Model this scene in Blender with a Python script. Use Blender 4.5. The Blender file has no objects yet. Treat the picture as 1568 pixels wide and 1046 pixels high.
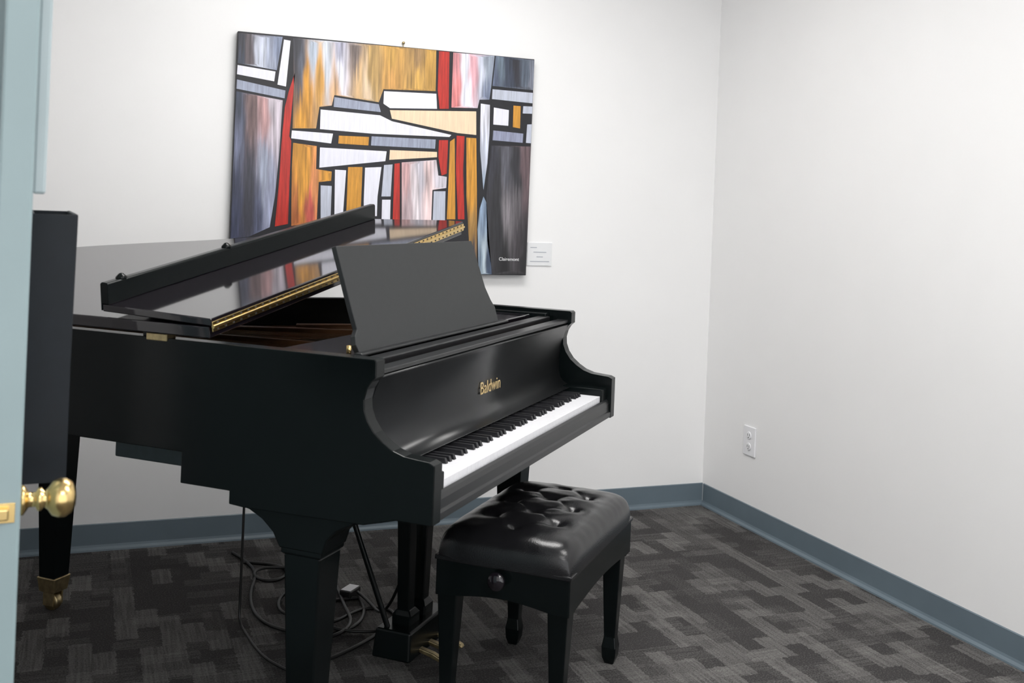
import bpy, bmesh, math, random
from mathutils import Vector, Matrix, geometry, noise
random.seed(3)
S=bpy.context.scene
C=bpy.context.collection
S.view_settings.view_transform='Standard'
S.view_settings.look='None'
H=1.34
# ---------------- materials ----------------
def mat(name,col,rough=.5,metal=0,spec=.5,coat=0,noise_amt=0,nscale=40,bump=0,bscale=200):
    m=bpy.data.materials.new(name); m.use_nodes=True
    nt=m.node_tree; b=nt.nodes['Principled BSDF']
    b.inputs['Base Color'].default_value=(*col,1); b.inputs['Roughness'].default_value=rough
    b.inputs['Metallic'].default_value=metal
    b.inputs['Specular IOR Level'].default_value=spec
    b.inputs['Coat Weight'].default_value=coat
    b.inputs['Coat Roughness'].default_value=.08
    tc=nt.nodes.new('ShaderNodeTexCoord')
    if noise_amt>0:
        n=nt.nodes.new('ShaderNodeTexNoise'); n.inputs['Scale'].default_value=nscale; n.inputs['Detail'].default_value=4
        nt.links.new(tc.outputs['Object'],n.inputs['Vector'])
        r=nt.nodes.new('ShaderNodeValToRGB')
        r.color_ramp.elements[0].position=.3; r.color_ramp.elements[1].position=.7
        r.color_ramp.elements[0].color=(*[c*(1-noise_amt) for c in col],1)
        r.color_ramp.elements[1].color=(*[min(1,c*(1+noise_amt)) for c in col],1)
        nt.links.new(n.outputs['Fac'],r.inputs['Fac']); nt.links.new(r.outputs['Color'],b.inputs['Base Color'])
    if bump>0:
        n2=nt.nodes.new('ShaderNodeTexNoise'); n2.inputs['Scale'].default_value=bscale; n2.inputs['Detail'].default_value=3
        nt.links.new(tc.outputs['Object'],n2.inputs['Vector'])
        bp=nt.nodes.new('ShaderNodeBump'); bp.inputs['Strength'].default_value=bump; bp.inputs['Distance'].default_value=.002
        nt.links.new(n2.outputs['Fac'],bp.inputs['Height']); nt.links.new(bp.outputs['Normal'],b.inputs['Normal'])
    return m
M_wall=mat('wall_paint',(.86,.857,.855),.7,noise_amt=.01,nscale=3,bump=.06,bscale=120)
M_ceil=mat('ceiling_tile',(.85,.85,.85),.8,noise_amt=.03,nscale=60)
M_base=mat('vinyl_base',(.125,.165,.195),.45,noise_amt=.05,nscale=8)
M_satin=mat('ebony_satin',(.003,.0048,.005),.24,noise_amt=.1,nscale=20,spec=.22)
M_face=mat('ebony_satin_face',(.010,.011,.012),.30,noise_amt=.1,nscale=20)
M_gloss=mat('ebony_polish',(.009,.007,.010),.06,noise_amt=.1,nscale=10,spec=.6,coat=.4)
M_matte=mat('desk_black',(.018,.020,.021),.5,noise_amt=.06,nscale=60)
M_brass=mat('brass',(.80,.58,.25),.25,metal=1,noise_amt=.08,nscale=30)
M_brassw=mat('brass_old',(.45,.36,.2),.4,metal=1,noise_amt=.2,nscale=60)
M_gold=mat('gold_leaf',(.75,.56,.28),.45,metal=.5,noise_amt=.03)
M_ivory=mat('key_white',(.80,.80,.83),.25,noise_amt=.01)
M_ebk=mat('key_black',(.01,.01,.012),.35,noise_amt=.1)
M_plate=mat('iron_plate_bronze',(.10,.045,.02),.4,metal=.4,noise_amt=.2,nscale=25)
M_wood=mat('soundboard_wood',(.08,.033,.014),.4,noise_amt=.25,nscale=12)
M_felt=mat('red_felt',(.10,.02,.015),.9,noise_amt=.2)
M_leather=mat('black_leather',(.008,.008,.009),.22,noise_amt=.15,nscale=30,bump=.2,bscale=350)
M_white=mat('white_plastic',(.80,.80,.82),.35,noise_amt=.01)
M_slot=mat('dark_slot',(.04,.04,.04),.6,noise_amt=.05)
M_door=mat('door_paint',(.28,.365,.38),.3,noise_amt=.04,nscale=5)
M_trim=mat('door_trim_paint',(.42,.49,.51),.35,noise_amt=.04,nscale=5)
M_holder=mat('holder_plastic',(.006,.009,.013),.5,noise_amt=.1,spec=.3)
M_cable=mat('cable_rubber',(.007,.007,.007),.4,noise_amt=.1)
M_card=mat('card_paper',(.78,.79,.80),.6,noise_amt=.01)
M_steel=mat('steel',(.6,.6,.6),.3,metal=1,noise_amt=.05)
M_hid=mat('tank_grey',(.03,.05,.057),.5,noise_amt=.1)
M_emit=bpy.data.materials.new('diffuser'); M_emit.use_nodes=True
_b=M_emit.node_tree.nodes['Principled BSDF']; _b.inputs['Emission Color'].default_value=(1,.985,.965,1); _b.inputs['Emission Strength'].default_value=16
# carpet
def carpet():
    m=bpy.data.materials.new('carpet'); m.use_nodes=True; nt=m.node_tree; N=nt.nodes; L=nt.links
    b=N['Principled BSDF']; b.inputs['Roughness'].default_value=.95; b.inputs['Specular IOR Level'].default_value=.1
    tc=N.new('ShaderNodeTexCoord')
    def mth(op,a,c=0,c2=None):
        x=N.new('ShaderNodeMath'); x.operation=op
        for i,v in enumerate((a,c,c2)):
            if v is None: continue
            if isinstance(v,(int,float)): x.inputs[i].default_value=v
            else: L.new(v,x.inputs[i])
        return x.outputs[0]
    def nz(sx,sy,sc,det=2,src=None):
        mp=N.new('ShaderNodeMapping'); mp.inputs['Scale'].default_value=(sx,sy,1)
        L.new(src or tc.outputs['Object'],mp.inputs['Vector'])
        n=N.new('ShaderNodeTexNoise'); n.inputs['Scale'].default_value=sc; n.inputs['Detail'].default_value=det
        L.new(mp.outputs['Vector'],n.inputs['Vector']); return n
    def rmp(f,a,bb):
        r=N.new('ShaderNodeMapRange'); r.inputs[1].default_value=a; r.inputs[2].default_value=bb; L.new(f,r.inputs[0]); return r.outputs[0]
    wob=nz(1,1,60,1)
    vm=N.new('ShaderNodeVectorMath'); vm.operation='MULTIPLY_ADD'; vm.inputs[1].default_value=(.018,.022,0)
    L.new(wob.outputs['Color'],vm.inputs[0]); L.new(tc.outputs['Object'],vm.inputs[2])
    def brick(w,h,off,rot=0,a=.4,c=.65):
        mp=N.new('ShaderNodeMapping'); mp.inputs['Rotation'].default_value=(0,0,rot); L.new(vm.outputs[0],mp.inputs[0])
        br=N.new('ShaderNodeTexBrick'); br.inputs['Scale'].default_value=1
        br.inputs['Color1'].default_value=(0,0,0,1); br.inputs['Color2'].default_value=(1,1,1,1); br.inputs['Mortar'].default_value=(.3,.3,.3,1)
        br.inputs['Mortar Size'].default_value=.0005; br.inputs['Brick Width'].default_value=w; br.inputs['Row Height'].default_value=h
        br.offset=off; br.squash=1.0
        L.new(mp.outputs[0],br.inputs['Vector'])
        bw=N.new('ShaderNodeRGBToBW'); L.new(br.outputs['Color'],bw.inputs[0]); return rmp(bw.outputs[0],a,c)
    A=brick(.12,.06,.5); B=brick(.15,.065,.5,math.pi/2)
    sx=rmp(nz(3,75,1.6).outputs['Fac'],.38,.62)
    sy=rmp(nz(75,3,1.6).outputs['Fac'],.38,.62)
    big=rmp(nz(1,1,2.2).outputs['Fac'],.3,.7)
    fine=nz(1,1,200,1).outputs['Fac']
    f=mth('ADD',mth('MULTIPLY',A,mth('MULTIPLY_ADD',sx,.26,.10)),mth('MULTIPLY',B,mth('MULTIPLY_ADD',sy,.36,.34)))
    f=mth('ADD',mth('MULTIPLY',f,.85),mth('MULTIPLY',big,.05))
    f=mth('ADD',f,mth('MULTIPLY',mth('SUBTRACT',fine,.5),1.3))
    r=N.new('ShaderNodeValToRGB'); r.color_ramp.elements[0].color=(.040,.038,.038,1); r.color_ramp.elements[1].color=(.165,.160,.154,1)
    L.new(f,r.inputs[0]); L.new(r.outputs[0],b.inputs['Base Color'])
    bp=N.new('ShaderNodeBump'); bp.inputs['Strength'].default_value=.5; bp.inputs['Distance'].default_value=.003
    L.new(fine,bp.inputs['Height']); L.new(bp.outputs[0],b.inputs['Normal'])
    return m
M_carpet=carpet()
# ---------------- helpers ----------------
def empty(name,loc=(0,0,0),rz=0):
    e=bpy.data.objects.new(name,None); e.location=loc; e.rotation_euler=(0,0,rz); e.empty_display_size=.1; C.objects.link(e); return e
def obj(name,verts,faces,m,parent=None,bevel=0,smooth=False,seg=2):
    me=bpy.data.meshes.new(name); me.from_pydata([tuple(v) for v in verts],[],faces); me.update()
    bm=bmesh.new(); bm.from_mesh(me); bmesh.ops.remove_doubles(bm,verts=bm.verts,dist=1e-6); bmesh.ops.recalc_face_normals(bm,faces=bm.faces); bm.to_mesh(me); bm.free()
    if m: me.materials.append(m)
    o=bpy.data.objects.new(name,me); C.objects.link(o)
    if parent: o.parent=parent
    if smooth:
        for p in me.polygons: p.use_smooth=True
    if bevel>0:
        bv=o.modifiers.new('bev','BEVEL'); bv.width=bevel; bv.segments=seg; bv.limit_method='ANGLE'; bv.angle_limit=math.radians(40)
    return o
def boxd(x0,x1,y0,y1,z0,z1):
    v=[(x0,y0,z0),(x1,y0,z0),(x1,y1,z0),(x0,y1,z0),(x0,y0,z1),(x1,y0,z1),(x1,y1,z1),(x0,y1,z1)]
    f=[(0,3,2,1),(4,5,6,7),(0,1,5,4),(1,2,6,5),(2,3,7,6),(3,0,4,7)]
    return v,f
def box(name,x0,x1,y0,y1,z0,z1,m,parent=None,bevel=.002):
    v,f=boxd(x0,x1,y0,y1,z0,z1); return obj(name,v,f,m,parent,bevel)
def prism(name,pts,a0,a1,m,parent=None,axis='x',bevel=.002,smooth=False):
    n=len(pts)
    def P(p,a):
        if axis=='x': return (a,p[0],p[1])
        if axis=='y': return (p[0],a,p[1])
        return (p[0],p[1],a)
    v=[P(p,a0) for p in pts]+[P(p,a1) for p in pts]
    f=[tuple(range(n)),tuple(range(2*n-1,n-1,-1))]+[(i,(i+1)%n,n+(i+1)%n,n+i) for i in range(n)]
    return obj(name,v,f,m,parent,bevel,smooth)
def lathe(name,prof,m,parent=None,axis='z',loc=(0,0,0),seg=32):
    v=[];f=[]
    for (r,h) in prof:
        for i in range(seg):
            a=2*math.pi*i/seg; c,s=r*math.cos(a),r*math.sin(a)
            p=(c,s,h) if axis=='z' else ((h,c,s) if axis=='x' else (c,h,s))
            v.append((p[0]+loc[0],p[1]+loc[1],p[2]+loc[2]))
    n=len(prof)
    for j in range(n-1):
        for i in range(seg):
            f.append((j*seg+i,j*seg+(i+1)%seg,(j+1)*seg+(i+1)%seg,(j+1)*seg+i))
    f.append(tuple(range(seg))); f.append(tuple(range((n-1)*seg,n*seg)))
    return obj(name,v,f,m,parent,0,True)
def frust(name,secs,m,parent,bevel=.003):
    v=[];f=[]
    for cx,cy,z,hx,hy in secs: v+=[(cx-hx,cy-hy,z),(cx+hx,cy-hy,z),(cx+hx,cy+hy,z),(cx-hx,cy+hy,z)]
    for j in range(len(secs)-1):
        for i in range(4): f.append((4*j+i,4*j+(i+1)%4,4*j+4+(i+1)%4,4*j+4+i))
    f.append((0,1,2,3)); k=4*(len(secs)-1); f.append((k,k+1,k+2,k+3))
    return obj(name,v,f,m,parent,bevel)
def tube(name,pts,r,m,parent=None):
    cu=bpy.data.curves.new(name,'CURVE'); cu.dimensions='3D'; cu.bevel_depth=r; cu.bevel_resolution=3; cu.use_fill_caps=True
    sp=cu.splines.new('NURBS'); sp.points.add(len(pts)-1); sp.order_u=4 if len(pts)>3 else len(pts); sp.use_endpoint_u=True
    for i,p in enumerate(pts): sp.points[i].co=(*p,1)
    cu.materials.append(m); o=bpy.data.objects.new(name,cu); C.objects.link(o)
    if parent: o.parent=parent
    return o
def rod(name,a,b,r,m,parent=None):
    cu=bpy.data.curves.new(name,'CURVE'); cu.dimensions='3D'; cu.bevel_depth=r; cu.bevel_resolution=3; cu.use_fill_caps=True
    sp=cu.splines.new('POLY'); sp.points.add(1); sp.points[0].co=(*a,1); sp.points[1].co=(*b,1)
    cu.materials.append(m); o=bpy.data.objects.new(name,cu); C.objects.link(o)
    if parent: o.parent=parent
    return o
def catmull(P,n=8):
    out=[]
    Q=[P[0]]+list(P)+[P[-1]]
    for i in range(1,len(Q)-2):
        a,b,c,d=[Vector(q) for q in Q[i-1:i+3]]
        for k in range(n):
            t=k/n
            out.append(.5*((2*b)+(c-a)*t+(2*a-5*b+4*c-d)*t*t+(3*b-a-3*c+d)*t**3))
    out.append(Vector(P[-1])); return out
# ---------------- room ----------------
XR=2.68; YB=4.23; XL=-1.6; YJ=2.56; YF=-1.6; ZC=2.75; T=.1
box('floor',XL-T,XR+T,YF-T,YB+T,-.06,0,M_carpet,bevel=0)
box('ceiling',XL-T,XR+T,YF-T,YB+T,ZC,ZC+.06,M_ceil,bevel=0)
box('wall_back',XL-T,XR+T,YB,YB+T,0,ZC,M_wall,bevel=0)
box('wall_right',XR,XR+T,YF,YB,0,ZC,M_wall,bevel=0)
box('wall_left',XL-T,XL,YF,YB,0,ZC,M_wall,bevel=0)
box('wall_entry',XL,-.20,YJ,YJ+T,0,ZC,M_wall,bevel=0)
prof=[(0,0),(-.014,0),(-.013,.006),(-.006,.014),(-.0035,.022),(-.003,.097),(0,.1)]
def base_y(name,x0,x1,y):
    prism(name,[(y+a,z) for a,z in prof],x0,x1,M_base,axis='x',bevel=0)
base_y('baseboard_back',XL,XR,YB)
prism('baseboard_right',[(XR+a,z) for a,z in prof],YF,YB-.012,M_base,axis='y',bevel=0)
prism('baseboard_left',[(XL-a,z) for a,z in prof],YJ+T,YB-.012,M_base,axis='y',bevel=0)
for k,(lx,ly) in enumerate([(1.6,1.2),(1.0,3.0),(.3,-.6)]):
    e=empty('ceiling_light',(lx,ly,0))
    box('frame_a',-.62,.62,-.32,-.30,ZC-.03,ZC,M_white,e); box('frame_b',-.62,.62,.30,.32,ZC-.03,ZC,M_white,e)
    box('frame_c',-.62,-.60,-.30,.30,ZC-.03,ZC,M_white,e); box('frame_d',.60,.62,-.30,.30,ZC-.03,ZC,M_white,e)
    box('diffuser',-.60,.60,-.30,.30,ZC-.015,ZC-.001,M_emit,e,0)
# ---------------- camera ----------------
cam=bpy.data.cameras.new('camera'); co=bpy.data.objects.new('camera',cam); C.objects.link(co); S.camera=co
cam.lens=1630/1568*36; cam.sensor_width=36; cam.shift_y=-.132; cam.clip_start=.05
yaw=math.radians(21.65)
co.matrix_world=Matrix.Translation((0,0,H))@Matrix.Rotation(-yaw,4,'Z')@Matrix.Rotation(math.radians(90),4,'X')@Matrix.Rotation(.04,4,'Z')
cam.dof.use_dof=True; cam.dof.focus_distance=3.5; cam.dof.aperture_fstop=6.5
# ---------------- painting (on back wall) ----------------
pe=empty('abstract_painting')
PX0,PX1,PZ0,PZ1=.506,1.742,1.048,1.970
PY=YB-.035
box('canvas',PX0,PX1,PY,YB-.003,PZ0,PZ1,mat('canvas_black_paint',(.008,.008,.012),.5,noise_amt=.2),pe,.002)
def toP(x,y):
    px=x-784; py=315-y; X=px-.04*py; Z=.04*px+py
    dx=.9295*X+601.5; dy=-.369*X+1515; t=PY/dy
    return (min(max(dx*t,PX0+.002),PX1-.002),min(max(H+Z*t,PZ0+.002),PZ1-.002))
def lin(c): return tuple((v/255/12.92) if v/255<=.04045 else ((v/255+.055)/1.055)**2.4 for v in c)
W=(224,224,235);CR=(236,210,178);OR=(212,150,52);RD=(196,44,32);GY=(158,165,185);DK=(50,50,60);PK=(222,150,155);NV=(62,70,88);LG=(190,195,210);BR=(120,98,98)
patches=[
 ([(364,50),(433,56),(424,107),(364,96)],[(368,60,DK),(380,75,(95,85,90)),(400,80,LG),(425,65,(130,140,165)),(415,100,GY),(370,90,NV)]),
 ([(435,60),(445,62),(438,132),(425,129)],W),
 ([(364,99),(422,109),(420,124),(363,113)],W),
 ([(363,121),(437,138),(436,150),(361,135)],GY),
 ([(361,139),(433,153),(428,230),(421,300),(413,347),(380,362),(345,364)],[(365,150,NV),(362,200,(110,115,140)),(358,300,(60,65,90)),(385,160,BR),(383,300,(60,60,72)),(405,170,(190,150,150)),(420,160,(200,190,200)),(405,260,GY),(412,320,(150,155,180)),(395,340,(90,95,120))]),
 ([(442,140),(452,110),(447,165),(443,208),(446,215),(444,260),(441,342),(421,346),(428,270),(431,220),(436,165)],RD),
 ([(449,58),(500,62),(668,76),(667,139),(587,136),(580,156),(512,145),(508,161),(489,163),(484,196),(448,196),(450,130)],[(455,65,DK),(462,100,(90,95,110)),(480,75,(180,190,205)),(470,130,OR),(465,185,OR),(490,120,(215,160,75)),(500,90,(200,205,215)),(520,75,(170,170,190)),(520,110,W),(515,140,(215,170,125)),(545,80,(130,115,110)),(550,130,(215,178,130)),(570,95,(185,150,90)),(600,90,(200,155,75)),(640,85,(165,130,85)),(660,100,(195,150,72)),(640,125,(215,168,85)),(600,120,(208,155,85)),(560,145,(215,190,160))]),
 ([(672,78),(688,79),(687,166),(673,166),(670,137)],RD),
 ([(694,80),(757,85),(752,132),(749,152),(734,152),(731,165),(691,164)],[(700,90,PK),(700,140,(226,135,135)),(712,100,W),(715,140,W),(725,100,(225,170,180)),(738,110,(200,205,220)),(745,95,(160,170,185)),(745,145,(120,130,155))]),
 ([(759,85),(822,92),(822,138),(754,131)],[(765,95,(110,125,140)),(775,105,NV),(790,95,DK),(805,105,(90,100,115)),(812,125,(130,135,150)),(780,125,NV),(760,125,(100,110,135))]),
 ([(754,136),(820,142),(820,158),(753,151)],LG),
 ([(736,158),(750,160),(749,205),(746,250),(740,290),(735,230),(735,195)],[(742,170,W),(742,240,LG),(740,285,(150,165,185))]),
 ([(756,164),(779,168),(778,192),(755,190)],W),
 ([(786,161),(797,162),(796,196),(785,194)],OR),
 ([(801,162),(820,163),(820,174),(800,173)],LG),
 ([(755,199),(801,204),(800,218),(754,214)],(150,155,180)),
 ([(807,190),(818,190),(818,219),(805,218)],LG),
 ([(752,222),(818,224),(811,419),(754,419),(746,370),(744,300)],[(755,240,DK),(760,300,(45,45,50)),(765,350,(40,40,45)),(775,250,(95,95,105)),(775,330,(130,125,130)),(772,400,(25,25,28)),(790,260,(45,45,52)),(790,320,(110,105,110)),(795,380,(60,55,60)),(803,250,(110,90,95)),(800,400,(30,30,33))]),
 ([(740,300),(745,310),(748,360),(753,419),(733,419),(731,350),(734,320)],[(742,320,(140,160,185)),(740,400,(190,205,215)),(748,400,(70,85,110)),(735,400,(130,150,170))]),
 ([(714,210),(729,211),(730,290),(730,416),(718,372),(714,300)],[(720,220,OR),(722,290,OR),(722,350,(170,130,70)),(724,400,(70,65,70))]),
 ([(699,207),(711,208),(709,260),(711,335),(701,335),(698,262)],RD),
 ([(689,216),(696,211),(697,335),(684,335),(686,290)],OR),
 ([(672,214),(686,214),(684,265),(676,268),(671,240)],RD),
 ([(588,139),(668,143),(669,166),(597,165),(587,158)],W),
 ([(512,148),(580,159),(583,171),(511,163)],GY),
 ([(491,167),(582,176),(600,185),(691,206),(688,209),(570,204),(490,197)],W),
 ([(597,168),(729,170),(729,206),(700,203),(600,181)],CR),
 ([(447,199),(510,204),(507,219),(446,211)],W),
 ([(519,207),(565,209),(564,222),(518,219)],OR),
 ([(569,208),(667,213),(666,227),(568,222)],GY),
 ([(490,225),(592,231),(590,246),(489,256)],W),
 ([(597,229),(669,232),(669,240),(596,244)],CR),
 ([(449,218),(485,223),(484,258),(508,262),(507,276),(488,278),(485,340),(446,345),(447,260)],[(460,230,OR),(470,260,OR),(460,290,OR),(480,290,(222,145,90)),(500,270,OR),(475,315,(200,90,80)),(455,325,(190,110,60))]),
 ([(513,259),(530,260),(525,330),(512,330)],W),
 ([(533,255),(555,255),(552,330),(530,330)],OR),
 ([(559,256),(584,255),(578,300),(577,330),(557,330),(557,305)],W),
 ([(588,252),(601,251),(598,300),(584,300)],LG),
 ([(604,250),(612,249),(612,345),(601,345)],RD),
 ([(615,248),(668,244),(671,268),(684,270),(683,287),(662,290),(660,345),(615,345)],[(622,270,(205,165,165)),(635,300,(215,205,210)),(645,260,(195,190,200)),(655,280,(225,200,200)),(625,320,(190,170,175)),(675,278,(200,195,205))]),
 ([(664,292),(682,292),(681,345),(662,345)],LG),
 ([(491,283),(508,284),(506,335),(491,335)],LG),
 ([(585,305),(598,305),(597,345),(584,345)],W),
]
mp=bpy.data.materials.new('brushed_acrylic_paint'); mp.use_nodes=True
nt=mp.node_tree; b=nt.nodes['Principled BSDF']; b.inputs['Roughness'].default_value=.42
ca=nt.nodes.new('ShaderNodeVertexColor'); ca.layer_name='Col'
tc=nt.nodes.new('ShaderNodeTexCoord'); mg=nt.nodes.new('ShaderNodeMapping'); mg.inputs['Scale'].default_value=(130,1,9)
nn=nt.nodes.new('ShaderNodeTexNoise'); nn.inputs['Scale'].default_value=1; nn.inputs['Detail'].default_value=8; nn.inputs['Roughness'].default_value=.65
mr=nt.nodes.new('ShaderNodeMapRange'); mr.inputs[1].default_value=.3; mr.inputs[2].default_value=.7
L=nt.links
bw=nt.nodes.new('ShaderNodeRGBToBW'); L.new(ca.outputs[0],bw.inputs[0])
lo_=nt.nodes.new('ShaderNodeMapRange'); lo_.inputs[1].default_value=.2; lo_.inputs[2].default_value=.75; lo_.inputs[3].default_value=.5; lo_.inputs[4].default_value=.94
L.new(bw.outputs[0],lo_.inputs[0]); L.new(lo_.outputs[0],mr.inputs[3]); mr.inputs[4].default_value=1.1
mx=nt.nodes.new('ShaderNodeMix'); mx.data_type='RGBA'; mx.blend_type='MULTIPLY'; mx.inputs[0].default_value=1
L.new(tc.outputs['Object'],mg.inputs[0]); L.new(mg.outputs[0],nn.inputs[0]); L.new(nn.outputs[0],mr.inputs[0])
L.new(ca.outputs[0],mx.inputs[6]); L.new(mr.outputs[0],mx.inputs[7]); L.new(mx.outputs[2],b.inputs['Base Color'])
V=[];F=[];CO=[]
for poly,cc in patches:
    xs=[p[0] for p in poly]; ys=[p[1] for p in poly]
    pv=[Vector(p) for p in poly]; n=len(pv); pts=list(pv)
    single=not isinstance(cc,list)
    if not single:
        st=2.0; x=min(xs)+st
        while x<max(xs):
            y=min(ys)+st
            while y<max(ys):
                ins=False
                for i in range(n):
                    a,c=pv[i],pv[(i+1)%n]
                    if (a.y>y)!=(c.y>y) and x<(c.x-a.x)*(y-a.y)/(c.y-a.y)+a.x: ins=not ins
                if ins: pts.append(Vector((x,y)))
                y+=st*2.5
            x+=st
    rr=geometry.delaunay_2d_cdt(pts,[(i,(i+1)%n) for i in range(n)],[],1,1e-4)
    off=len(V)
    for v in rr[0]:
        a,z=toP(v.x,v.y); V.append((a,PY-.0012,z))
        if single:
            k=1+.05*noise.noise(Vector((v.x*.1,v.y*.1,0))); c=lin(cc); CO.append(tuple(q*k for q in c))
        else:
            w=0; acc=[0,0,0]
            jx=v.x+4*noise.noise(Vector((v.x*.12,v.y*.03,9))); jy=v.y+22*noise.noise(Vector((v.x*.45,v.y*.01,5)))
            for (qx,qy,qc) in cc:
                d=1/(((jx-qx)*2.8)**2+((jy-qy)*.45)**2+8)**2.2
                w+=d; qc=lin(qc)
                for j in range(3): acc[j]+=qc[j]*d
            k=1+.6*noise.noise(Vector((v.x*.33,v.y*.02,3)))
            CO.append(tuple(q/w*k for q in acc))
    for f in rr[2]: F.append(tuple(off+i for i in f))
me=bpy.data.meshes.new('paint'); me.from_pydata(V,[],F); me.update(); me.materials.append(mp)
at=me.color_attributes.new('Col','FLOAT_COLOR','POINT')
for i,c in enumerate(CO): at.data[i].color=(*c,1)
bm=bmesh.new(); bm.from_mesh(me)
for f in bm.faces:
    if f.normal.y>0: f.normal_flip()
bm.to_mesh(me); bm.free()
po=bpy.data.objects.new('paint',me); C.objects.link(po); po.parent=pe
def text(name,s,size,loc,rot,m,parent,ext=.0006,sx=1):
    cu=bpy.data.curves.new(name,'FONT'); cu.body=s; cu.size=size; cu.extrude=ext; cu.align_x='CENTER'; cu.align_y='CENTER'
    cu.materials.append(m); o=bpy.data.objects.new(name,cu); C.objects.link(o); o.location=loc; o.rotation_euler=rot; o.scale=(sx,1,1); o.parent=parent
    return o
text('signature','Clairemont',.02,(1.66,PY-.002,1.115),(math.pi/2,0,0),M_card,pe)
lathe('hanging_wire_hook',[(.004,0),(.006,.003),(.006,.008),(.003,.012)],M_brassw,pe,'y',(1.17,YB-.013,1.99),12)
rod('wire',(1.17,YB-.006,1.99),(1.17,YB-.006,1.96),.0015,M_brassw,pe)
# label
le=empty('wall_label')
box('card',1.757,1.872,YB-.005,YB,1.088,1.188,M_card,le,.001)
tx=mat('ink_grey',(.35,.37,.42),.7,noise_amt=.02)
for i,(a,bb) in enumerate([(1.77,1.80),(1.785,1.845),(1.80,1.83),(1.77,1.86)]):
    box('text_line_%d'%i,a,bb,YB-.0056,YB-.005,1.165-.02*i,1.168-.02*i,tx,le,0)
# outlet
oe=empty('wall_outlet',(XR,3.865,.372))
box('plate',-.007,0,-.043,.043,-.063,.063,M_white,oe,.003)
for s in (-1,1):
    lathe('receptacle_%d'%(s+1),[(.0165,0),(.0165,-.0095),(.015,-.010)],M_white,oe,'x',(0,0,s*.024),24)
    box('slot_a%d'%s,-.0108,-.0098,-.008,-.006,s*.024-.002,s*.024+.008,M_slot,oe,0)
    box('slot_b%d'%s,-.0108,-.0098,.006,.008,s*.024-.002,s*.024+.008,M_slot,oe,0)
    box('slot_c%d'%s,-.0108,-.0098,-.002,.002,s*.024-.010,s*.024-.006,M_slot,oe,0)
# ---------------- door ----------------
de=empty('door_1',(-.0739,1.643,0),math.radians(3.05))
box('leaf',-.045,0,0,.86,.008,2.08,M_door,de,.004)
box('latch_plate',-.038,-.007,-.0015,.001,.868,.896,M_brass,de,.0005)
box('latch_bolt',-.030,-.015,-.012,0,.874,.890,M_brass,de,.002)
for s in (1,-1):
    off=0 if s>0 else -.045
    lathe('knob_%d'%(s+1),[(0.001,off),(.022,off),(.022,off+s*.004),(.016,off+s*.008),(.011,off+s*.011),(.011,off+s*.020),(.017,off+s*.023),(.017,off+s*.028),(.012,off+s*.032),(.016,off+s*.037),(.025,off+s*.043),(.0285,off+s*.052),(.0285,off+s*.061),(.023,off+s*.070),(.012,off+s*.075),(.001,off+s*.076)],M_brass,de,'x',(0,.065,.881))
box('window_trim_a',0,.018,.10,.15,1.33,1.98,M_trim,de,.004)
box('window_trim_b',0,.018,.71,.76,1.33,1.98,M_trim,de,.004)
box('window_trim_c',0,.018,.15,.71,1.33,1.38,M_trim,de,.004)
box('window_trim_d',0,.018,.15,.71,1.93,1.98,M_trim,de,.004)
box('window_glass',0,.004,.15,.71,1.38,1.93,mat('glass_grey',(.3,.36,.38),.1,noise_amt=.02),de,0)
prism('document_holder',[(0,.86),(.066,.86),(.071,1.298),(.064,1.298),(.060,.87),(.006,.87),(.006,1.298),(0,1.298)],.24,.54,M_holder,de,axis='y',bevel=.002)
box('holder_side_a',.001,.068,.236,.242,.86,1.297,M_holder,de,.001)
box('holder_side_b',.001,.068,.538,.544,.86,1.297,M_holder,de,.001)
box('door_jamb',-.10,-.05,.87,.91,0,2.1,M_door,de,.002)
# ---------------- piano ----------------
ANG=math.atan2(.731,.682)
pn=empty('grand_piano',(.750,2.230,0),ANG)
U0,U1=-.09,1.31
rp=[(U0,.60),(U0,1.0),(U0,1.36),(-.065,1.53),(.04,1.67),(.21,1.75),(.40,1.755),(.58,1.66),(.72,1.48),(.85,1.27),(1.02,1.07),(1.2,.88),(1.29,.73),(U1,.60)]
def offset(line,d):
    r=[]
    for i,p in enumerate(line):
        a=line[max(i-1,0)]; c=line[min(i+1,len(line)-1)]
        t=(c-a).normalized(); nrm=Vector((t.y,-t.x))
        r.append(p+nrm*d)
    return r
out=catmull(rp,8)
inn=offset(out,.04)
rimo=[p for p in out if not (p.x<0 and p.y<1.15)]
rimi=offset(rimo,.04)
def strip(name,o1,o2,z0,z1,m,parent,bevel=.003):
    n=len(o1); v=[(p.x,p.y,z0) for p in o1]+[(p.x,p.y,z0) for p in o2]+[(p.x,p.y,z1) for p in o1]+[(p.x,p.y,z1) for p in o2]
    f=[]
    for i in range(n-1):
        f+=[(i,i+1,n+i+1,n+i),(2*n+i,3*n+i,3*n+i+1,2*n+i+1),(i,2*n+i,2*n+i+1,i+1),(n+i,n+i+1,3*n+i+1,3*n+i)]
    f+=[(0,n,3*n,2*n),(n-1,3*n-1,4*n-1,2*n-1)]
    return obj(name,v,f,m,parent,0)
strip('case_rim',rimo,rimi,.733,.995,M_satin,pn)
def armp(ve):
    return [(-.018,.653),(-.018,.782),(-.004,.788),(.0233,.79),(.055,.793),(.083,.802),(.108,.817),(.13,.835),(.147,.858),(.1565,.882),(.158,.905),(.152,.928),(.142,.945),(.131,.955),(.131,.990),(.137,.995),(ve,.995),(ve,.733),(.638,.733),(.638,.66),(.50,.66),(.50,.63),(.46,.627),(.15,.632),(.10,.645),(.07,.653)]
prism('arm_bass',armp(rimo[0].y+.001),U0,U0+.04,M_satin,pn,bevel=.0025)
prism('arm_treble',armp(.639),U1-.04,U1,M_satin,pn,bevel=.0025)
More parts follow.
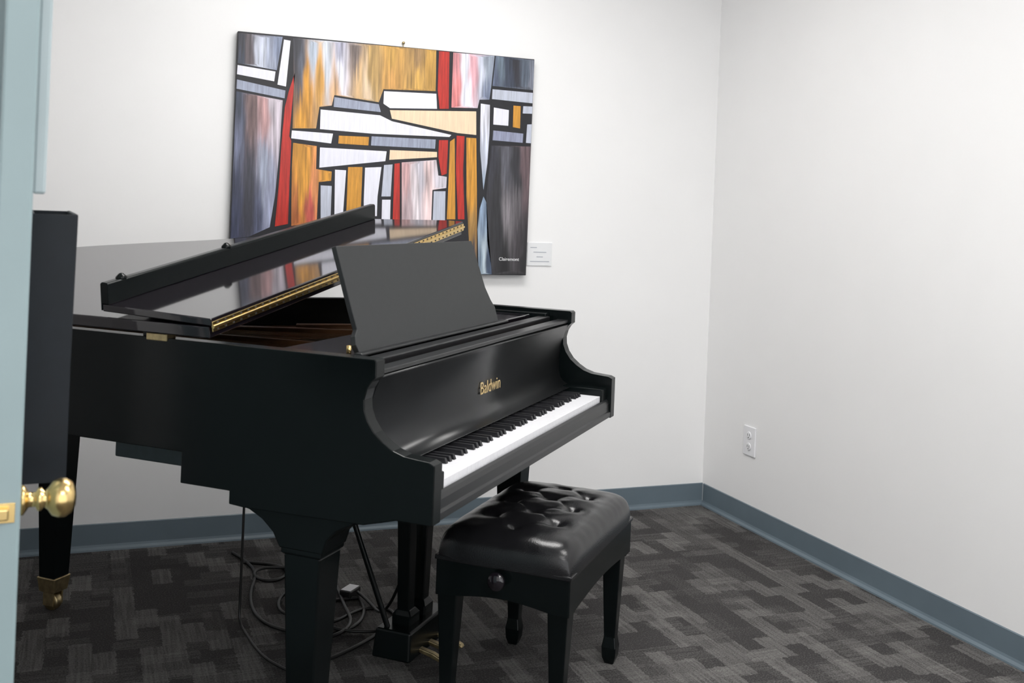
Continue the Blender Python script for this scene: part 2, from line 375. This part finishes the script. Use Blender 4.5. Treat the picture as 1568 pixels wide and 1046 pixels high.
box('keybed',U0+.04,U1-.04,.0,.62,.655,.70,M_satin,pn)
box('belly_rail',U0+.04,U1-.04,.60,.66,.66,.90,M_satin,pn)
for i,(a,bb) in enumerate([((.15,.66),(.15,1.6)),((.6,.66),(.45,1.55)),((1.1,.66),(.75,1.2))]):
    d=Vector((bb[0]-a[0],bb[1]-a[1])).normalized(); nn2=Vector((-d.y,d.x))*.04
    pts=[(a[0]-nn2.x,a[1]-nn2.y),(bb[0]-nn2.x,bb[1]-nn2.y),(bb[0]+nn2.x,bb[1]+nn2.y),(a[0]+nn2.x,a[1]+nn2.y)]
    prism('beam_%d'%i,pts,.735,.80,M_wood,pn,axis='z')
inpoly=[(p.x,p.y) for p in inn]
prism('soundboard',inpoly,.82,.83,M_wood,pn,axis='z',bevel=0)
inn2=offset(out,.065)
plate=[(p.x,p.y) for p in inn2 if p.y>.62]
strip('iron_plate_edge',[Vector(p) for p in plate],offset([Vector(p) for p in plate],.09),.87,.905,M_plate,pn)
box('pin_block_plate',U0+.06,U1-.06,.47,.64,.88,.915,M_plate,pn,.01)
for i,(a,bb) in enumerate([((.2,.6),(.25,1.6)),((.5,.6),(.5,1.55)),((.85,.6),(.7,1.3)),((1.1,.6),(.95,1.0))]):
    rod('plate_strut_%d'%i,(a[0],a[1],.915),(bb[0],bb[1],.90),.016,M_plate,pn)
SV=[];SF=[]
for i in range(60):
    u=.0+i*.02; vmax=1.5-max(0,(u-.5))*1.15
    k=len(SV); SV+=[(u,.63,.917),(u+.0015,.63,.917),(u*.85+.0815,vmax,.905),(u*.85+.08,vmax,.905)]; SF.append((k,k+1,k+2,k+3))
obj('strings',SV,SF,M_brassw,pn)
bm=bmesh.new()
for i in range(60):
    for j in range(3):
        r=bmesh.ops.create_cone(bm,cap_ends=True,segments=6,radius1=.003,radius2=.003,depth=.03,matrix=Matrix.Translation((.0+i*.0205,.50+j*.03,.925)))
me=bpy.data.meshes.new('tuning_pins'); bm.to_mesh(me); bm.free(); me.materials.append(M_steel)
o=bpy.data.objects.new('tuning_pins',me); C.objects.link(o); o.parent=pn
# keys
WV=[];WF=[];BV=[];BF=[]
kw=1.216/52
KY=.005
for i in range(52):
    v,f=boxd(i*kw+.0005,(i+1)*kw-.0005,KY,.17,.708,.730); k=len(WV); WV+=v; WF+=[tuple(k+a for a in q) for q in f]
    if 'ABCDEFG'[i%7] in 'ACDFG' and i<51:
        x=(i+1)*kw; k=len(BV); y0=KY+.052
        BV+=[(x-.0058,y0,.730),(x+.0058,y0,.730),(x+.0058,.17,.730),(x-.0058,.17,.730),(x-.0045,y0+.005,.743),(x+.0045,y0+.005,.743),(x+.0045,.17,.743),(x-.0045,.17,.743)]
        BF+=[tuple(k+a for a in q) for q in [(0,3,2,1),(4,5,6,7),(0,1,5,4),(1,2,6,5),(2,3,7,6),(3,0,4,7)]]
obj('white_keys',WV,WF,M_ivory,pn,.0008); obj('black_keys',BV,BF,M_ebk,pn,.001)
prism('key_slip',[(-.017,.656),(-.017,.672),(-.011,.676),(-.011,.698),(-.007,.709),(-.001,.714),(.003,.710),(.003,.656)],U0+.04,U1-.04,M_face,pn,bevel=.001)
box('key_block_bass',U0+.04,-.002,-.002,.17,.70,.752,M_satin,pn,.004)
box('key_block_treble',1.218,U1-.04,-.002,.17,.70,.752,M_satin,pn,.004)
fc=catmull([(.112,.748),(.134,.751),(.154,.762),(.166,.785),(.169,.82),(.165,.87),(.156,.91),(.146,.938),(.140,.950)],6)
fb=[(p.x,p.y) for p in fc]+[(.160,.956),(.175,.93),(.190,.87),(.192,.80),(.186,.757),(.156,.746),(.126,.742)]
prism('fallboard',fb,U0+.041,U1-.041,M_face,pn,bevel=0)
for p in bpy.data.objects['fallboard'].data.polygons: p.use_smooth=len(p.vertices)==4
text('fallboard_lettering','Baldwin',.050,(.655,.1645,.829),(math.pi/2-.02,0,0),M_gold,pn,.0006,.96)
box('fall_hinge_rail',U0+.041,U1-.041,.142,.180,.956,.966,M_face,pn,.002)
box('desk_front_rail',U0+.06,U1-.06,.200,.238,.955,.975,M_face,pn,.003)
box('felt_strip',U0+.045,U1-.045,.175,.205,.93,.945,M_felt,pn,0)
box('desk_shelf',-.0,1.22,.262,.455,.965,.980,M_gloss,pn,.003)
box('desk_side_bass',U0+.042,-.012,.21,.46,.955,.985,M_satin,pn,.003)
box('desk_side_treble',1.232,U1-.042,.21,.46,.955,.985,M_satin,pn,.003)
box('desk_lip',.04,.97,.240,.262,.976,.984,M_face,pn,.003)
b0=Vector((0,.270,.978)); b1=Vector((0,.346,1.225)); dd=(b1-b0); hgt=dd.length
prof=[(.058,0),(.050,.02),(.056,.04),(.072,.055),(.068,.10),(.060,hgt),(.865,hgt),(.886,.11),(.905,.07),(.925,.045),(.925,0)]
nrm=Vector((0,-dd.z,dd.y)).normalized()
v=[];n=len(prof)
for s in (0,-.014):
    for (a,h) in prof:
        q=b0+dd.normalized()*h+nrm*(-s); v.append((a,q.y-0,q.z))
f=[tuple(range(n)),tuple(range(2*n-1,n-1,-1))]+[(i,(i+1)%n,n+(i+1)%n,n+i) for i in range(n)]
obj('music_desk',v,f,M_matte,pn,.002)
lathe('desk_hinge_brass',[(.006,0),(.006,.02)],M_brass,pn,'z',(.040,.275,.98),12)
# lid
la=math.radians(9.15)
ox=U0-.012
LZ=1.012
lid=bpy.data.objects.new('lid',None); C.objects.link(lid); lid.parent=pn; lid.location=(ox,0,LZ); lid.rotation_euler=(0,-la,0)
lo=offset(catmull([(U0,.562)]+rp[1:-1]+[(U1,.562)],8),-.012)
LP=[(p.x-ox,p.y) for p in lo]
LP[0]=(0,.562); LP[-1]=(U1+.012-ox,.562)
prism('lid_main',LP,-.006,.022,M_gloss,lid,axis='z',bevel=.003)
Wd=U1+.012-ox
flap=bpy.data.objects.new('flap',None); C.objects.link(flap); flap.parent=lid; flap.location=(0,.556,.0235); flap.rotation_euler=(math.radians(2.2),0,0)
prism('lid_flap',[(0,0),(Wd,0),(Wd,.06),(Wd-.10,.315),(0,.315)],0,.018,M_gloss,flap,axis='z',bevel=.003)
prism('lid_flap_lip',[(.296,.0182),(.296,.068),(.300,.072),(.316,.072),(.320,.068),(.320,.002),(.3152,.002),(.3152,.0182)],.0,Wd-.10,M_satin,flap,bevel=.002)
box('lid_hinge',.002,Wd-.002,.5525,.5555,.010,.034,M_brass,lid,.001)
rod('lid_hinge_pin',(.002,.552,.0225),(Wd-.002,.552,.0225),.0042,M_brass,lid)
HV=[];HF=[]
x=.02
while x<Wd-.02:
    for z in (.0145,.0300):
        v,f=boxd(x-.003,x+.003,.5510,.5530,z-.0018,z+.0018); kk=len(HV); HV+=v; HF+=[tuple(kk+a for a in q) for q in f]
    x+=.03
obj('lid_hinge_screws',HV,HF,M_slot,lid)
for i,(a,h) in enumerate([(.06,.0),(.48,.0)]):
    lathe('bumper_%d'%i,[(.012,.066),(.014,.074),(.010,.078),(.005,.083),(.001,.084)],M_satin,flap,'z',(a,.308,0),16)
for vv in (.72,1.25):
    box('side_hinge',U0-.004,U0+.03,vv-.03,vv+.03,.988,1.0055,M_brassw,pn,.002)
for i,(uu,vv) in enumerate([(-.07,.75),(-.07,1.3)]):
    box('lid_hinge_block_%d'%i,uu-.012,uu+.012,vv-.02,vv+.02,.99,1.012,M_satin,pn,.002)
rod('lid_prop',(1.25,.78,.97),(1.17,.76,LZ+math.tan(la)*(1.17-ox)+.0),.008,M_satin,pn)
# legs
def bracket(c,v0=.50,v1=.08):
    return [(v0,.665),(v0,.632),(v0-.02,.628),(v0-.05,.622),(v0-.085,.605),(v0-.115,.58),(c+.056,.548),(c-.056,.548),(c-.066,.58),(c-.09,.605),(c-.13,.625),(c-.20,.64),(v1,.655),(v1,.665)]
def leg(i,cu,cv,ztop=.55):
    frust('leg_%d_collar'%i,[(cu,cv,ztop-.018,.044,.044),(cu,cv,ztop-.012,.052,.052),(cu,cv,ztop+.004,.052,.052),(cu,cv,ztop+.012,.048,.048)],M_satin,pn,.002)
    frust('leg_%d'%i,[(cu,cv,.085,.031,.031),(cu,cv,ztop-.015,.047,.047)],M_satin,pn,.004)
    frust('caster_%d_socket'%i,[(cu,cv,.062,.030,.030),(cu,cv,.110,.036,.036)],M_brassw,pn,.003)
    box('caster_%d_fork_a'%i,cu-.022,cu-.016,cv-.02,cv+.02,.018,.064,M_brassw,pn,.001)
    box('caster_%d_fork_b'%i,cu+.016,cu+.022,cv-.02,cv+.02,.018,.064,M_brassw,pn,.001)
    lathe('caster_%d_wheel'%i,[(.006,-.014),(.026,-.013),(.028,-.008),(.028,.008),(.026,.013),(.006,.014)],M_brassw,pn,'x',(cu,cv,.0282),24)
prism('leg_1_bracket',bracket(.31),-.080,.026,M_satin,pn,bevel=.003)
prism('leg_2_bracket',bracket(.31),1.194,1.300,M_satin,pn,bevel=.003)
leg(1,-.027,.31); leg(2,1.247,.31)
leg(3,.50,1.575,.64)
frust('leg_3_block',[(.50,1.575,.645,.05,.05),(.50,1.575,.74,.08,.08),(.50,1.575,.80,.08,.08)],M_satin,pn,.003)
box('humidity_tank',.10,.38,.74,1.0,.64,.735,M_hid,pn,.004)
# lyre
lu,lv=.665,.385
box('lyre_top',lu-.13,lu+.13,lv-.05,lv+.05,.62,.656,M_satin,pn,.004)
for s in (-1,1):
    frust('lyre_post_%d'%(s+1),[(lu+s*.045,lv,.10,.018,.018),(lu+s*.055,lv,.36,.022,.02),(lu+s*.075,lv,.63,.024,.022)],M_satin,pn,.003)
    frust('lyre_post_base_%d'%(s+1),[(lu+s*.045,lv,.13,.03,.03),(lu+s*.045,lv,.16,.03,.03),(lu+s*.047,lv,.175,.02,.02)],M_satin,pn,.003)
frust('lyre_box',[(lu,lv,.055,.135,.06),(lu,lv,.135,.125,.055)],M_satin,pn,.006)
for i in range(3):
    uu=lu-.06+i*.06
    prism('pedal_%d'%i,[(lv-.035,.080),(lv-.100,.068),(lv-.135,.054),(lv-.140,.046),(lv-.130,.044),(lv-.09,.056),(lv-.035,.069)],uu-.010,uu+.010,M_brassw,pn,bevel=.003)
    rod('pedal_rod_%d'%i,(uu+.0,lv+.015,.12),(uu,lv+.015,.63),.004,M_brassw,pn)
rod('lyre_brace_a',(lu-.1,lv+.02,.11),(lu-.17,lv+.21,.665),.008,M_satin,pn)
rod('lyre_brace_b',(lu+.1,lv+.02,.11),(lu+.17,lv+.21,.665),.008,M_satin,pn)
# ---------------- bench ----------------
bn=empty('piano_bench',(.750,2.230,0),ANG)
a0,a1,c0,c1=.396,.998,-.180,.202
box('frame',a0+.012,a1-.012,c0+.012,c1-.012,.405,.420,M_satin,bn,.003)
def apron_pts(lo,hi):
    n=16; r=[(lo,.415)]
    r+=[(lo,.315),(lo+.05,.315)]
    for i in range(n+1):
        t=i/n; r.append((lo+.05+(hi-lo-.1)*t,.318+.014*math.sin(math.pi*t)))
    r+=[(hi-.05,.315),(hi,.315),(hi,.415)]
    return r
prism('apron_a',apron_pts(c0+.008,c1-.008),a0+.006,a0+.026,M_satin,bn,axis='x',bevel=.002)
prism('apron_b',apron_pts(c0+.008,c1-.008),a1-.026,a1-.006,M_satin,bn,axis='x',bevel=.002)
prism('apron_c',apron_pts(a0+.008,a1-.008),c0+.006,c0+.026,M_satin,bn,axis='y',bevel=.002)
prism('apron_d',apron_pts(a0+.008,a1-.008),c1-.026,c1-.006,M_satin,bn,axis='y',bevel=.002)
i=0
for uu in (a0+.038,a1-.038-.035):
    for vv in (c0+.038,c1-.038):
        i+=1
        frust('leg_%d'%i,[(uu,vv,0,.013,.013),(uu,vv,.02,.020,.020),(uu,vv,.05,.022,.022),(uu,vv,.08,.017,.017),(uu,vv,.31,.027,.027),(uu,vv,.41,.028,.028)],M_satin,bn,.003)
uc,vc=(a0+a1)/2,(c0+c1)/2; hu,hv=(a1-a0)/2,(c1-c0)/2
buttons=[]
for j,vv in enumerate((-.09,.0,.09)):
    for k2 in range(3 if j%2==0 else 4):
        uu=(-.21+.14*k2) if j%2 else (-.14+.14*k2)
        buttons.append((uc+uu,vc+vv))
segs=[]
for i1 in range(len(buttons)):
    for i2 in range(i1):
        p,q=Vector(buttons[i1]),Vector(buttons[i2])
        if .05<(p-q).length<.13: segs.append((p,q))
def sd(p,a,b):
    ab=b-a; t=max(0,min(1,(p-a).dot(ab)/ab.dot(ab))); return (p-a-ab*t).length
def cz(u,v,e):
    s=(u-uc)/hu; t=(v-vc)/hv
    z=.415+.082*max(e,0)**.33+.014*(1-s*s)*(1-t*t)
    p=Vector((u,v)); dm=min((p-Vector(q)).length for q in buttons); ds=min(sd(p,*s) for s in segs)
    z-=.014*math.exp(-(dm/.014)**2)+.009*math.exp(-(dm/.032)**2)
    z-=.0025*math.exp(-(ds/.007)**2)
    z+=.0015*noise.noise(Vector((u*25,v*25,0)))
    return z
NU,NV=140,100; V=[];F=[]
for i in range(NU+1):
    s=math.sin((i/NU*2-1)*math.pi/2)
    for j in range(NV+1):
        t=math.sin((j/NV*2-1)*math.pi/2)
        e=(1-abs(s)**12)*(1-abs(t)**9)
        uu=uc+hu*s*(1-.035*abs(t)**6); vv=vc+hv*t*(1-.05*abs(s)**10)
        V.append((uu,vv,cz(uu,vv,e)))
for i in range(NU):
    for j in range(NV):
        a=i*(NV+1)+j; F.append((a,a+NV+1,a+NV+2,a+1))
obj('cushion',V,F,M_leather,bn,0,True)
prism('cushion_base',[(a0+.002,c0+.002),(a1-.002,c0+.002),(a1-.002,c1-.002),(a0+.002,c1-.002)],.408,.420,M_leather,bn,axis='z',bevel=.003)
for i,(x,y) in enumerate(buttons):
    lathe('button_%d'%i,[(.010,0),(.010,.004),(.007,.007),(.001,.008)],M_leather,bn,'z',(x,y,cz(x,y,1)-.001),14)
lathe('height_knob',[(.008,0),(.008,-.016),(.020,-.018),(.023,-.024),(.023,-.032),(.018,-.036),(.001,-.037)],M_gloss,bn,'x',(a0+.008,.015,.385),24)
# ---------------- cables ----------------
R=Matrix.Rotation(ANG,4,'Z')
def W2(u,v,z=.006): 
    q=R@Vector((u,v,z)); return (q.x+.75,q.y+2.23,q.z)
cb=empty('power_cable')
tube('cord_1',[W2(.66,.98,.78),W2(.66,.98,.4),W2(.66,.98,.1),W2(.655,.98),W2(.62,.93),W2(.5,.8),W2(.45,.69),W2(.43,.6),W2(.36,.5)],.004,M_cable,cb)
cb2=empty('power_cable')
tube('cord_2',[W2(1.2,1.4),W2(1.1,1.2),W2(.95,1.15),W2(.72,.98),W2(.66,.82),W2(.72,.62),W2(.92,.66),W2(1.02,.76)],.0055,M_cable,cb2)
tube('cord_3',[W2(1.02,.76),W2(.95,.85),W2(.8,.88),W2(.72,.78),W2(.8,.70,.014),W2(.95,.72),W2(1.0,.6),W2(.85,.54),W2(.6,.58),W2(.5,.62)],.0055,M_cable,cb2)
cb3=empty('power_cable')
tube('cord_4',[W2(1.13,1.3),W2(1.2,1.15),W2(1.05,1.05),W2(.98,1.15),W2(1.1,1.25,.016),W2(1.2,1.0),W2(1.05,.85),W2(.9,.75,.016),W2(.75,.6,.016),W2(.62,.72)],.0055,M_cable,cb3)
cb4=empty('power_cable')
tube('cord_5',[W2(1.3,1.2),W2(1.2,1.05,.017),W2(1.0,1.0),W2(.85,.98,.017),W2(.75,.88),W2(.85,.8,.02),W2(1.0,.9),W2(.95,1.02,.02),W2(.82,.9,.02),W2(.7,.7,.02),W2(.78,.56),W2(.9,.5)],.005,M_cable,cb4)
tube('cord_6',[W2(.8,.46,.3),W2(.82,.52,.1),W2(.85,.6,.02),W2(.95,.66,.02),W2(1.03,.77,.02)],.005,M_cable,cb4)
pa=empty('power_adapter',W2(1.03,.80,0),ANG)
box('body',-.035,.035,-.022,.022,0,.03,M_cable,pa,.004); box('label',-.03,.03,-.018,.018,.0298,.0306,M_white,pa,0)
# ---------------- world ----------------
w=bpy.data.worlds.new('world'); S.world=w; w.use_nodes=True
w.node_tree.nodes['Background'].inputs[0].default_value=(.97,.98,1,1); w.node_tree.nodes['Background'].inputs[1].default_value=1.9
print('done')
